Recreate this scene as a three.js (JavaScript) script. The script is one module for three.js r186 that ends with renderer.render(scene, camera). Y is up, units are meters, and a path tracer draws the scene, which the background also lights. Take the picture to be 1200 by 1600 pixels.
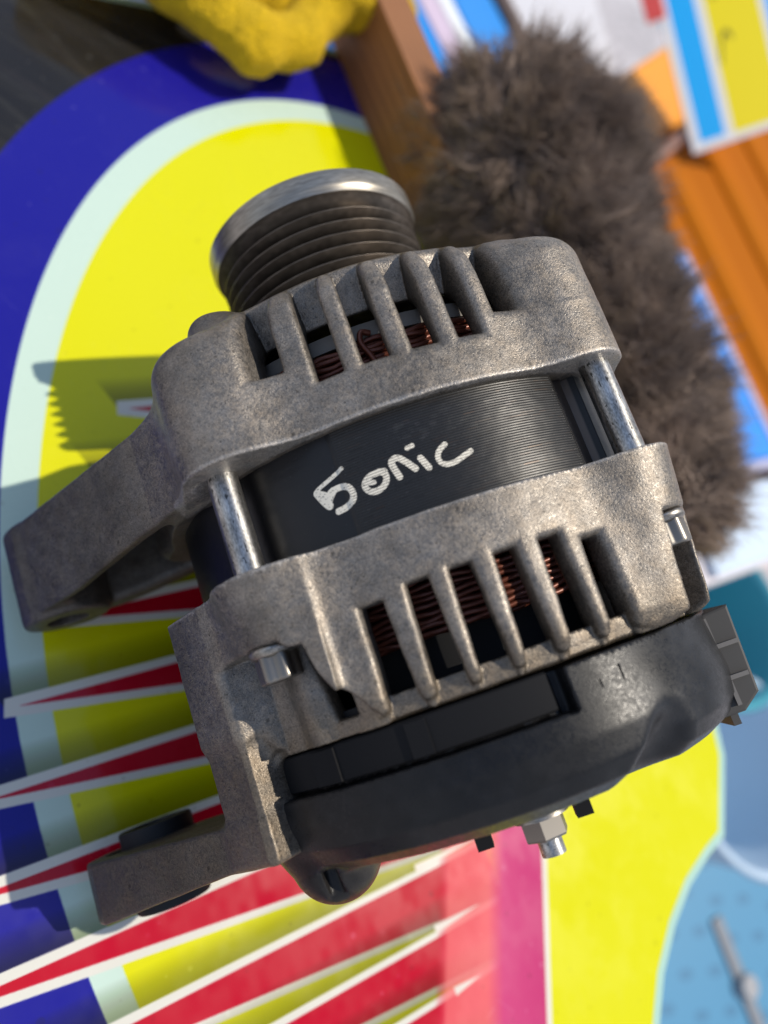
import * as THREE from 'three';
import { mergeGeometries } from 'three/addons/utils/BufferGeometryUtils.js';
import { ImprovedNoise } from 'three/addons/math/ImprovedNoise.js';

// ---------------------------------------------------------------- camera, sky, sun, exposure
const scene = new THREE.Scene();
const camera = new THREE.PerspectiveCamera(67.29, 0.75, 0.01, 60);
{
  const right = new THREE.Vector3(-0.32386, 0.45800, 0.82786), up = new THREE.Vector3(0.92161, 0.35056, 0.16660);
  const back = new THREE.Vector3().crossVectors(right, up).normalize();
  camera.quaternion.setFromRotationMatrix(new THREE.Matrix4().makeBasis(right, up, back));
  camera.position.set(-0.027405, 0.224426, -0.110931);
  camera.focus = 0.158;
  camera.userData.fStop = 7.5;
}
const renderer = new THREE.WebGLRenderer({ antialias: true });
renderer.setSize(768, 1024);
renderer.toneMapping = THREE.LinearToneMapping;
renderer.toneMappingExposure = 1.06;
renderer.shadowMap.enabled = true;
renderer.shadowMap.type = THREE.PCFSoftShadowMap;

const SUN = new THREE.Vector3(-0.05, 1, 0.52).normalize();
{
  const W = 256, H = 128, d = new Float32Array(W * H * 4);
  const nz = new ImprovedNoise();
  for (let j = 0; j < H; j++) for (let i = 0; i < W; i++) {
    const el = ((j + 0.5) / H - 0.5) * Math.PI, az = (i + 0.5) / W * Math.PI * 2;
    const x = Math.cos(el) * Math.cos(az), y = Math.sin(el), z = Math.cos(el) * Math.sin(az);
    const t = Math.pow(Math.max(0, y), 0.55);
    let r = 1.05 + (0.22 - 1.05) * t, g = 1.12 + (0.42 - 1.12) * t, b = 1.2 + (0.86 - 1.2) * t;
    const cl = THREE.MathUtils.smoothstep(nz.noise(x * 2.1 + 7, y * 3 + 1, z * 2.1) + 0.5 * nz.noise(x * 5, y * 6, z * 5 + 3), 0.05, 0.45);
    r += (1.35 - r) * cl * 0.7; g += (1.35 - g) * cl * 0.7; b += (1.38 - b) * cl * 0.7;
    if (y < 0) { r = 0.34; g = 0.33; b = 0.32; }
    const k = (j * W + i) * 4; d[k] = r; d[k + 1] = g; d[k + 2] = b; d[k + 3] = 1;
  }
  const sky = new THREE.DataTexture(d, W, H, THREE.RGBAFormat, THREE.FloatType);
  sky.mapping = THREE.EquirectangularReflectionMapping; sky.magFilter = THREE.LinearFilter; sky.needsUpdate = true;
  scene.background = sky; scene.environment = sky;
  scene.backgroundIntensity = 0.54; scene.environmentIntensity = 0.54;
  const sun = new THREE.DirectionalLight(new THREE.Color(1, 0.92, 0.8), 3.5);
  sun.position.copy(SUN).multiplyScalar(2); sun.castShadow = true;
  sun.shadow.mapSize.set(2048, 2048);
  Object.assign(sun.shadow.camera, { left: -1.2, right: 1.2, top: 1.2, bottom: -1.2, near: 0.1, far: 6 });
  scene.add(sun, sun.target);
}

// ---------------------------------------------------------------- helpers
let seed = 12345;
const rnd = () => { seed = (seed * 1664525 + 1013904223) >>> 0; return seed / 4294967296; };
const nz = new ImprovedNoise();
const noise = (x, y, z) => nz.noise(x, y, z);
const fbm = (x, y, z, o = 4) => { let s = 0, a = 1, t = 0; for (let i = 0; i < o; i++) { s += a * nz.noise(x, y, z); t += a; a *= 0.5; x = x * 2.03 + 5.1; y = y * 2.03 + 1.7; z = z * 2.03 + 3.3; } return s / t; };
const { cos, sin, abs, max, min, hypot, atan2, PI, sqrt, floor, exp } = Math;
const rad = (d) => d * PI / 180;
const clamp = (v, a, b) => max(a, min(b, v));
const sstep = (a, b, v) => { const t = clamp((v - a) / (b - a), 0, 1); return t * t * (3 - 2 * t); };
const col = (r, g, b) => new THREE.Color().setRGB(r, g, b);
const names = {};
function numbered(n) { if (!(n in names)) { names[n] = 0; return n; } names[n]++; return n + '_' + String(names[n]).padStart(3, '0'); }
function mesh(name, geo, mat, parent) { const m = new THREE.Mesh(geo, mat); m.name = name; m.castShadow = m.receiveShadow = true; parent.add(m); return m; }
function thing(name, label, category, pos = [0, 0, 0], group) {
  const o = new THREE.Group(); o.name = numbered(name); o.position.set(...pos); o.userData = { label, category };
  if (group) o.userData.group = group;
  scene.add(o); return o;
}
function structure(name, geo, mat) { const m = mesh(name, geo, mat, scene); m.userData.kind = 'structure'; return m; }
function box(w, h, d, x = 0, y = 0, z = 0) { const g = new THREE.BoxGeometry(w, h, d); g.translate(x, y, z); return g; }
const clean = (g) => { const o = g.index ? g.toNonIndexed() : g; for (const k of Object.keys(o.attributes)) if (!['position', 'normal', 'uv'].includes(k)) o.deleteAttribute(k); return o; };
const merge = (gs) => mergeGeometries(gs.map(clean));
// an extruded outline lying in XZ (world), from y0 to y1
function slab(pts, y0, y1, bevel = 0) {
  const s = new THREE.Shape(pts.map(([x, z]) => new THREE.Vector2(x, -z)));
  const g = new THREE.ExtrudeGeometry(s, { depth: y1 - y0 - 2 * bevel, bevelEnabled: bevel > 0, bevelSize: bevel, bevelThickness: bevel, bevelOffset: -bevel, bevelSegments: 2, curveSegments: 16 });
  g.rotateX(-PI / 2); g.translate(0, y0 + bevel, 0); return g;
}
function noiseTexture(size, fn, srgb = false) {
  const d = new Uint8Array(size * size * 4);
  for (let j = 0; j < size; j++) for (let i = 0; i < size; i++) {
    const v = fn(i / size, j / size, i, j), k = (j * size + i) * 4;
    if (v.length) { d[k] = clamp(v[0], 0, 1) * 255; d[k + 1] = clamp(v[1], 0, 1) * 255; d[k + 2] = clamp(v[2], 0, 1) * 255; } else d[k] = d[k + 1] = d[k + 2] = clamp(v, 0, 1) * 255;
    d[k + 3] = 255;
  }
  const t = new THREE.DataTexture(d, size, size); t.wrapS = t.wrapT = THREE.RepeatWrapping; t.magFilter = THREE.LinearFilter; t.minFilter = THREE.LinearMipmapLinearFilter; t.generateMipmaps = true;
  if (srgb) t.colorSpace = THREE.SRGBColorSpace; t.needsUpdate = true; return t;
}
function canvasTexture(w, h, draw) {
  const c = document.createElement('canvas'); c.width = w; c.height = h; const g = c.getContext('2d'); draw(g, w, h);
  const t = new THREE.CanvasTexture(c); t.colorSpace = THREE.SRGBColorSpace; t.anisotropy = 8; return t;
}
// tileable value noise
function tileNoise(n, sd) {
  const v = new Float32Array(n * n); let s = sd; for (let i = 0; i < n * n; i++) { s = (s * 1664525 + 1013904223) >>> 0; v[i] = s / 4294967296; }
  return (u, w) => {
    const x = u * n, y = w * n, i = floor(x), j = floor(y), fx = x - i, fy = y - j, a = fx * fx * (3 - 2 * fx), b = fy * fy * (3 - 2 * fy);
    const g = (p, q) => v[((q % n + n) % n) * n + (p % n + n) % n];
    return (g(i, j) * (1 - a) + g(i + 1, j) * a) * (1 - b) + (g(i, j + 1) * (1 - a) + g(i + 1, j + 1) * a) * b;
  };
}

// ---------------------------------------------------------------- signed distance modelling (millimetres)
const smin = (a, b, k) => { const h = max(k - abs(a - b), 0) / k; return min(a, b) - h * h * k * 0.25; };
const smax = (a, b, k) => -smin(-a, -b, k);
function sdPoly(x, y, P) {
  let d = 1e9, s = 1;
  for (let i = 0, j = P.length - 1; i < P.length; j = i++) {
    const ax = P[i][0], ay = P[i][1], bx = P[j][0], by = P[j][1], ex = bx - ax, ey = by - ay, wx = x - ax, wy = y - ay;
    const t = clamp((wx * ex + wy * ey) / (ex * ex + ey * ey), 0, 1), qx = wx - ex * t, qy = wy - ey * t;
    d = min(d, qx * qx + qy * qy);
    const c1 = y >= ay, c2 = y < by, c3 = ex * wy > ey * wx;
    if ((c1 && c2 && c3) || (!c1 && !c2 && !c3)) s = -s;
  }
  return s * sqrt(d);
}
const ext = (d2, y, y0, y1) => { const w = max(y0 - y, y - y1); return min(max(d2, w), 0) + hypot(max(d2, 0), max(w, 0)); };
const cylY = (x, y, z, cx, cz, r, y0, y1, e = 0) => ext(hypot(x - cx, z - cz) - r + e, y, y0 + e, y1 - e) - e;
const sdBox = (x, y, z, a, b, c) => { const qx = abs(x) - a, qy = abs(y) - b, qz = abs(z) - c; return hypot(max(qx, 0), max(qy, 0), max(qz, 0)) + min(max(qx, max(qy, qz)), 0); };
function capsule(x, y, z, a, b, ra, rb = ra) {
  const dx = b[0] - a[0], dy = b[1] - a[1], dz = b[2] - a[2], t = clamp(((x - a[0]) * dx + (y - a[1]) * dy + (z - a[2]) * dz) / (dx * dx + dy * dy + dz * dz), 0, 1);
  return hypot(x - a[0] - dx * t, y - a[1] - dy * t, z - a[2] - dz * t) - (ra + (rb - ra) * t);
}
// naive surface nets over the blocks near the surface; returns a non-indexed geometry in metres with box-projected uv (metres x uvScale)
function meshField(f, lo, hi, cell, { tint, uvScale = 1 } = {}) {
  const n = [0, 1, 2].map((k) => Math.ceil((hi[k] - lo[k]) / cell) + 1), [nx, ny, nzz] = n, B = 4;
  const F = new Float32Array(nx * ny * nzz).fill(NaN), act = new Uint8Array(nx * ny * nzz);
  const id = (i, j, k) => i + nx * (j + ny * k);
  for (let k = 0; k < nzz - 1; k += B) for (let j = 0; j < ny - 1; j += B) for (let i = 0; i < nx - 1; i += B) {
    const c = f(lo[0] + (i + B / 2) * cell, lo[1] + (j + B / 2) * cell, lo[2] + (k + B / 2) * cell);
    if (abs(c) > B * cell * 0.87 * 1.5 + 0.3) continue;
    for (let c2 = k; c2 <= min(k + B, nzz - 1); c2++) for (let b = j; b <= min(j + B, ny - 1); b++) for (let a = i; a <= min(i + B, nx - 1); a++) {
      const q = id(a, b, c2); if (F[q] !== F[q]) F[q] = f(lo[0] + a * cell, lo[1] + b * cell, lo[2] + c2 * cell);
      if (a < min(i + B, nx - 1) && b < min(j + B, ny - 1) && c2 < min(k + B, nzz - 1)) act[q] = 1;
    }
  }
  const vid = new Int32Array(nx * ny * nzz).fill(-1), V = [];
  const off = [0, 1, nx, nx + 1, nx * ny, nx * ny + 1, nx * ny + nx, nx * ny + nx + 1];
  const E = [[0, 1], [2, 3], [4, 5], [6, 7], [0, 2], [1, 3], [4, 6], [5, 7], [0, 4], [1, 5], [2, 6], [3, 7]];
  for (let k = 0; k < nzz - 1; k++) for (let j = 0; j < ny - 1; j++) for (let i = 0; i < nx - 1; i++) {
    const q = id(i, j, k); if (!act[q]) continue;
    let m = 0; for (let c = 0; c < 8; c++) if (F[q + off[c]] < 0) m |= 1 << c;
    if (m === 0 || m === 255) continue;
    let sx = 0, sy = 0, sz = 0, cnt = 0;
    for (const [a, b] of E) {
      if (((m >> a) & 1) === ((m >> b) & 1)) continue;
      const fa = F[q + off[a]], fb = F[q + off[b]], t = fa / (fa - fb);
      sx += (a & 1) + t * ((b & 1) - (a & 1)); sy += ((a >> 1) & 1) + t * (((b >> 1) & 1) - ((a >> 1) & 1)); sz += (a >> 2) + t * ((b >> 2) - (a >> 2)); cnt++;
    }
    vid[q] = V.length / 3; V.push(lo[0] + (i + sx / cnt) * cell, lo[1] + (j + sy / cnt) * cell, lo[2] + (k + sz / cnt) * cell);
  }
  const nv = V.length / 3, N = new Float32Array(nv * 3), e = cell * 0.45;
  for (let v = 0; v < nv; v++) {
    let x = V[v * 3], y = V[v * 3 + 1], z = V[v * 3 + 2];
    let gx = f(x + e, y, z) - f(x - e, y, z), gy = f(x, y + e, z) - f(x, y - e, z), gz = f(x, y, z + e) - f(x, y, z - e);
    const l = hypot(gx, gy, gz) || 1; gx /= l; gy /= l; gz /= l;
    const d = clamp(f(x, y, z), -cell * 0.5, cell * 0.5) * 0.9; V[v * 3] = x - gx * d; V[v * 3 + 1] = y - gy * d; V[v * 3 + 2] = z - gz * d;
    N[v * 3] = gx; N[v * 3 + 1] = gy; N[v * 3 + 2] = gz;
  }
  const T = [];
  const quad = (a, b, c, d, flip) => { if (a < 0 || b < 0 || c < 0 || d < 0) return; flip ? T.push(a, c, b, a, d, c) : T.push(a, b, c, a, c, d); };
  for (let k = 1; k < nzz - 1; k++) for (let j = 1; j < ny - 1; j++) for (let i = 1; i < nx - 1; i++) {
    const q = id(i, j, k), s = F[q]; if (s !== s) continue; const neg = s < 0;
    const fx = F[q + 1], fy = F[q + nx], fz = F[q + nx * ny];
    if (fx === fx && (fx < 0) !== neg) quad(vid[q], vid[q - nx], vid[q - nx - nx * ny], vid[q - nx * ny], !neg);
    if (fy === fy && (fy < 0) !== neg) quad(vid[q], vid[q - nx * ny], vid[q - nx * ny - 1], vid[q - 1], !neg);
    if (fz === fz && (fz < 0) !== neg) quad(vid[q], vid[q - 1], vid[q - 1 - nx], vid[q - nx], !neg);
  }
  const nt = T.length, pos = new Float32Array(nt * 3), nor = new Float32Array(nt * 3), uv = new Float32Array(nt * 2), cl = tint ? new Float32Array(nt * 3) : null;
  const C = tint ? new Float32Array(nv * 3) : null;
  if (tint) for (let v = 0; v < nv; v++) { const c = tint(V[v * 3], V[v * 3 + 1], V[v * 3 + 2], N[v * 3], N[v * 3 + 1], N[v * 3 + 2]); C[v * 3] = c[0]; C[v * 3 + 1] = c[1]; C[v * 3 + 2] = c[2]; }
  for (let t = 0; t < nt; t += 3) {
    let ax = 0, ay = 0, az = 0;
    for (let q = 0; q < 3; q++) { const v = T[t + q] * 3; ax += N[v]; ay += N[v + 1]; az += N[v + 2]; }
    const m = abs(ay) > abs(ax) && abs(ay) > abs(az) ? 1 : abs(ax) > abs(az) ? 0 : 2;
    for (let q = 0; q < 3; q++) {
      const v = T[t + q] * 3, o = (t + q) * 3;
      for (let c = 0; c < 3; c++) { pos[o + c] = V[v + c] * 0.001; nor[o + c] = N[v + c]; if (cl) cl[o + c] = C[v + c]; }
      const p = m === 0 ? [pos[o + 2], pos[o + 1]] : m === 1 ? [pos[o], pos[o + 2]] : [pos[o], pos[o + 1]];
      uv[(t + q) * 2] = p[0] * uvScale; uv[(t + q) * 2 + 1] = p[1] * uvScale;
    }
  }
  const g = new THREE.BufferGeometry();
  g.setAttribute('position', new THREE.BufferAttribute(pos, 3)); g.setAttribute('normal', new THREE.BufferAttribute(nor, 3)); g.setAttribute('uv', new THREE.BufferAttribute(uv, 2));
  if (cl) g.setAttribute('color', new THREE.BufferAttribute(cl, 3));
  return g;
}

// ---------------------------------------------------------------- materials
const n1 = tileNoise(128, 11), n2 = tileNoise(48, 23), n3 = tileNoise(12, 5), n4 = tileNoise(220, 77);
// one tile of cast grain = 40 mm
const grain = noiseTexture(1024, (u, v) => { const a = n1(u, v), b = n4(u, v); return 0.35 * a + 0.4 * b + 0.25 * n2(u, v); });
const grainColour = noiseTexture(1024, (u, v) => {
  const a = n4(u, v), b = n1(u, v), c = n2(u, v), d = n3(u, v);
  let k = 0.84 + 0.24 * (a - 0.5) + 0.18 * (b - 0.5) + 0.12 * (c - 0.5);
  if (n1(u + 0.37, v + 0.11) > 0.92) k *= 0.55;
  if (n2(u + 0.2, v + 0.6) > 0.93) k *= 0.75;
  const w = 0.025 * (d - 0.5) + 0.02 * (c - 0.5);
  return [k * (1 + w), k, k * (1 - 1.3 * w)];
}, true);
const grainRough = noiseTexture(1024, (u, v) => 0.62 + 0.35 * (n4(u, v) - 0.5) + 0.25 * (n2(u, v) - 0.5));
const CAST_UV = 42; // one tile = 24 mm
const castMat = new THREE.MeshStandardMaterial({ color: col(0.9, 0.845, 0.78), vertexColors: true, map: grainColour, roughnessMap: grainRough, roughness: 0.74, metalness: 0.6, bumpMap: grain, bumpScale: 0.00008 });
const dustTex = (() => {
  const S = 1024, d = new Float32Array(S * S).fill(0.3); let sd = 99; const r = () => { sd = (sd * 1664525 + 1013904223) >>> 0; return sd / 4294967296; };
  for (let i = 0; i < 1500; i++) { const x = floor(r() * S), y = floor(r() * S), v = 0.1 + 0.5 * r() * r(); d[y * S + x] += v; d[y * S + (x + 1) % S] += v * 0.6; d[((y + 1) % S) * S + x] += v * 0.6; }
  for (let i = 0; i < 70; i++) { let x = r() * S, y = r() * S; const a = r() * 6.3, n = 20 + r() * 130, v = 0.04 + 0.14 * r(); for (let t = 0; t < n; t++) { d[((floor(y) % S + S) % S) * S + (floor(x) % S + S) % S] += v; x += cos(a + t * 0.003); y += sin(a + t * 0.003); } }
  return noiseTexture(S, (u, v, i, j) => d[j * S + i] * (0.85 + 0.5 * (n3(u, v) - 0.3)));
})();
const plasticMat = new THREE.MeshPhysicalMaterial({ vertexColors: true, map: dustTex, specularIntensity: 0.6, roughness: 0.62, roughnessMap: grainRough, metalness: 0, bumpMap: grain, bumpScale: 0.000025 });
const darkMat = new THREE.MeshStandardMaterial({ color: col(0.006, 0.006, 0.007), roughness: 0.75 });
const zincTex = noiseTexture(256, (u, v) => { const s = 0.78 + 0.3 * (n1(u, v) - 0.5) + 0.3 * (n3(u * 2, v) - 0.5); return n2(u, v) > 0.9 ? s * 0.5 : s; }, true);
const zincMat = new THREE.MeshStandardMaterial({ color: col(0.72, 0.7, 0.66), map: zincTex, roughness: 0.33, metalness: 0.95 });
const boltMat = new THREE.MeshStandardMaterial({ color: col(0.6, 0.55, 0.48), map: zincTex, roughness: 0.38, metalness: 0.95 });
const pulleyTex = noiseTexture(512, (u, v) => { const k = 0.78 + 0.14 * (n2(u, v) - 0.5) + 0.16 * (n1(u, v) - 0.5); return [k, k * 0.97, k * 0.93]; }, true);
const grooveMat = new THREE.MeshStandardMaterial({ color: col(0.36, 0.335, 0.31), map: pulleyTex, roughness: 0.4, metalness: 0.8 });
const rimMat = new THREE.MeshStandardMaterial({ color: col(0.64, 0.62, 0.57), map: pulleyTex, roughness: 0.36, metalness: 0.9 });
const copperMat = new THREE.MeshPhysicalMaterial({ color: col(0.16, 0.045, 0.024), roughness: 0.45, metalness: 0.5, clearcoat: 0.3, clearcoatRoughness: 0.3 });
const innerMat = new THREE.MeshStandardMaterial({ color: col(0.2, 0.185, 0.165), roughness: 0.6, metalness: 0.4 });

// ================================================================= the printed board and the ground
// outline of the board in metres (world X along the alternator's axis, Z away from the viewer)
const BOARD = [[0.262, -0.2], [0.258, 0.03], [0.247, 0.131], [0.202, 0.236], [-0.096, 0.152], [-0.121, 0.134], [-0.1235, 0.123], [-0.1285, 0.108], [-0.1365, 0.094], [-0.147, 0.081], [-0.159, 0.071], [-0.21, 0.042], [-0.3, 0.02], [-0.3, -0.2]];
const PX0 = -205, PX1 = 270, PZ0 = -135, PZ1 = 240; // print area, mm
const printTex = canvasTexture(2048, Math.round(2048 * (PZ1 - PZ0) / (PX1 - PX0)), (g, w, h) => {
  const k = w / (PX1 - PX0);
  g.setTransform(k, 0, 0, k, -PX0 * k, -PZ0 * k);
  const poly = (pts, c) => { g.fillStyle = c; g.beginPath(); pts.forEach(([x, y], i) => i ? g.lineTo(x, y) : g.moveTo(x, y)); g.closePath(); g.fill(); };
  const ell = (cx, cz, a, b, c) => { g.fillStyle = c; g.beginPath(); g.ellipse(cx, cz, a, b, 0, 0, 7); g.fill(); };
  g.fillStyle = '#262423'; g.fillRect(-400, -400, 900, 900);
  for (let i = 0; i < 260; i++) { g.strokeStyle = `rgba(${rnd() > 0.5 ? '120,115,110' : '20,20,20'},${0.03 + rnd() * 0.06})`; g.lineWidth = 0.5 + rnd() * 4; const x = 130 + rnd() * 160, y = -140 + rnd() * 240; g.beginPath(); g.moveTo(x, y); g.lineTo(x - 30 - rnd() * 60, y + 40 + rnd() * 60); g.stroke(); }
  ell(-20, 67, 267, 189, '#211d96');
  ell(-20, 65, 237, 157.5, '#d3ebdc');
  ell(-26, 70, 233, 154, '#e9e600');
  // striped lettering: slanted wedges growing out of points at their left end
  const tip = (n) => [n < 9 ? 81 - 20.4 * n : -99.7 - (n - 9) * 15.8, -45 - 12.2 * n], END = 30;
  for (let n = 0; n < 12; n++) {
    const [tx, tz] = tip(n), e = END, L = 27 - tz, up = (z) => tx + 3 - 0.012 * (z - tz), lo = (z) => tx - 1.8 - (z - tz) / L * (n < 8 ? 17.2 : n === 8 ? 16.3 : 14.3);
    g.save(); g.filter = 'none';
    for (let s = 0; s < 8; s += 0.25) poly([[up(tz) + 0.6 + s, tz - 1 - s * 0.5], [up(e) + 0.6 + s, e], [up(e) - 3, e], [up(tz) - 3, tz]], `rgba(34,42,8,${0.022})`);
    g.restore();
    poly([[up(tz), tz], [up(e), e], [lo(e), e], [lo(tz), tz - 1]], '#e9e6da');
    const u2 = (z) => up(z) - 2.5 + (z - tz) / L * 0.8, l2 = (z) => lo(z) + 2.2 - (z - tz) / L * 0.6;
    poly([[(u2(tz + 3) + l2(tz + 3)) / 2, tz + 3], [u2(e), e], [l2(e), e]], '#c80526');
  }
  // the red column the wedges run into, reflected glare painted as salmon and pink bands, the white line beside it
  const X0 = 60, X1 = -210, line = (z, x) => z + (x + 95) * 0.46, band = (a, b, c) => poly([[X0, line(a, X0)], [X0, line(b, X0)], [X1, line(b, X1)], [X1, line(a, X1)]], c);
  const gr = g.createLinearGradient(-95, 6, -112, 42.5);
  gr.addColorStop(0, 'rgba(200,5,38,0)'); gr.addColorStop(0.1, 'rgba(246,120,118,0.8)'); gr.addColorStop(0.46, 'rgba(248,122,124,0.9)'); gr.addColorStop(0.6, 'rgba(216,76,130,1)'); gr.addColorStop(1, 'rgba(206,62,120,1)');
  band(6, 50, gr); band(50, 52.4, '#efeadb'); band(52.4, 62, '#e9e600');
  // slits that run on into the salmon band
  for (let n = 7; n < 12; n++) { const x = tip(n)[0] - (n < 8 ? 18.6 : 16); poly([[x + 1.2, 4], [x + 0.1, 28 + (x + 85) * 0.46], [x - 1.2, 4]], '#efe6da'); }
  g.strokeStyle = '#b9dfcf'; g.lineWidth = 6; g.beginPath(); BOARD.forEach(([x, z], i) => i ? g.lineTo(x * 1000, z * 1000) : g.moveTo(x * 1000, z * 1000)); g.closePath(); g.stroke();
  // scuffs and dust
  for (let i = 0; i < 2200; i++) { g.fillStyle = `rgba(${rnd() > 0.6 ? '60,50,20' : '255,255,240'},${0.05 + rnd() * 0.16})`; g.beginPath(); g.arc(PX0 + rnd() * 475, PZ0 + rnd() * 375, 0.15 + rnd() * rnd() * 0.9, 0, 7); g.fill(); }
  for (let i = 0; i < 420; i++) { g.strokeStyle = `rgba(255,255,255,${0.04 + rnd() * 0.1})`; g.lineWidth = 0.12 + rnd() * 0.2; const x = PX0 + rnd() * 475, y = PZ0 + rnd() * 375, a = rnd() * 6; g.beginPath(); g.moveTo(x, y); g.lineTo(x + cos(a) * 12 * rnd(), y + sin(a) * 12 * rnd()); g.stroke(); }
});
printTex.flipY = false;
{
  const board = thing('printed_board', 'glossy printed board with yellow oval, blue ring and red wedges under the alternator', 'board');
  const core = slab(BOARD, -0.006, -0.0004);
  mesh('board_edge', core, new THREE.MeshPhysicalMaterial({ color: col(0.55, 0.78, 0.7), roughness: 0.25, clearcoat: 0.5 }), board);
  const top = new THREE.ShapeGeometry(new THREE.Shape(BOARD.map(([x, z]) => new THREE.Vector2(x, -z)))); top.rotateX(-PI / 2);
  const p = top.attributes.position, uv = top.attributes.uv;
  for (let i = 0; i < p.count; i++) uv.setXY(i, (p.getX(i) * 1000 - PX0) / (PX1 - PX0), (p.getZ(i) * 1000 - PZ0) / (PZ1 - PZ0));
  const wear = noiseTexture(512, (u, v) => 0.5 + 0.5 * (n3(u, v) - 0.5) + 0.25 * (n2(u, v) - 0.5));
  const wr = wear.clone(); wr.repeat.set(3, 3); wr.needsUpdate = true;
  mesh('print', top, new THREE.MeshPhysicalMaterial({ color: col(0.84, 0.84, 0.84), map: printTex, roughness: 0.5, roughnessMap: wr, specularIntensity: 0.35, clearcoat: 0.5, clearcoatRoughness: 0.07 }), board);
}
{
  const gt = noiseTexture(512, (u, v) => { const k = 0.74 + 0.14 * (n3(u, v) - 0.5) + 0.1 * (n1(u, v) - 0.5); return [k, k * 0.985, k * 1.01]; }, true); gt.repeat.set(1.2, 1.2);
  const g = new THREE.PlaneGeometry(40, 40, 1, 1); g.rotateX(-PI / 2); g.translate(0, -0.36, 0);
  const uv = g.attributes.uv; for (let i = 0; i < uv.count; i++) uv.setXY(i, uv.getX(i) * 40, uv.getY(i) * 40);
  structure('ground', g, new THREE.MeshStandardMaterial({ map: gt, roughness: 0.9 }));
  const st = thing('stand', 'dark stand carrying the printed board from below', 'stand');
  mesh('stand_block', box(0.34, 0.352, 0.16, 0.02, -0.183, 0.0), new THREE.MeshStandardMaterial({ color: col(0.05, 0.045, 0.04), roughness: 0.8 }), st);
}

// ================================================================= the alternator
const TAU = rad(35);
const alt = new THREE.Group(); alt.name = 'alternator';
alt.userData = { label: 'grey cast aluminium car alternator with ribbed pulley and white handwriting on its black band', category: 'alternator' };
alt.quaternion.setFromRotationMatrix(new THREE.Matrix4().makeBasis(new THREE.Vector3(0, sin(TAU), cos(TAU)), new THREE.Vector3(1, 0, 0), new THREE.Vector3(0, cos(TAU), -sin(TAU))));
alt.position.set(0, 0.066, 0); scene.add(alt);
const polar = (R, deg) => [R * sin(rad(deg)), R * cos(rad(deg))];

function castTint(x, y, z, nx, ny, nzv, rear) {
  const rho = hypot(x, z), m = fbm(x * 0.05, y * 0.05, z * 0.05, 3), f = fbm(x * 0.28 + 9, y * 0.28, z * 0.28, 3);
  let k = 0.345 + 0.17 * m + 0.15 * f, w = 0.07 + 0.03 * fbm(x * 0.07 + 31, y * 0.07, z * 0.07, 2);
  if (x < -44) k *= 1 - 0.35 * sstep(-44, -62, x);  // shade on the left arm and leg painted into the tint
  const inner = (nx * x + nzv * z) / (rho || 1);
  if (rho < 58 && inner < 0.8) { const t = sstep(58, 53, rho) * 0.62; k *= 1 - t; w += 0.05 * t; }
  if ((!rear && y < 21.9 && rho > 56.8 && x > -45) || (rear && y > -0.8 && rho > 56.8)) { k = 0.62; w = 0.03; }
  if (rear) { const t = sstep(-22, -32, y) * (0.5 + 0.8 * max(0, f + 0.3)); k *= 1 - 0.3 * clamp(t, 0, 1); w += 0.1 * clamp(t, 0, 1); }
  return [k * (1 + w), k, k * (1 - 1.25 * w)];
}

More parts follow.
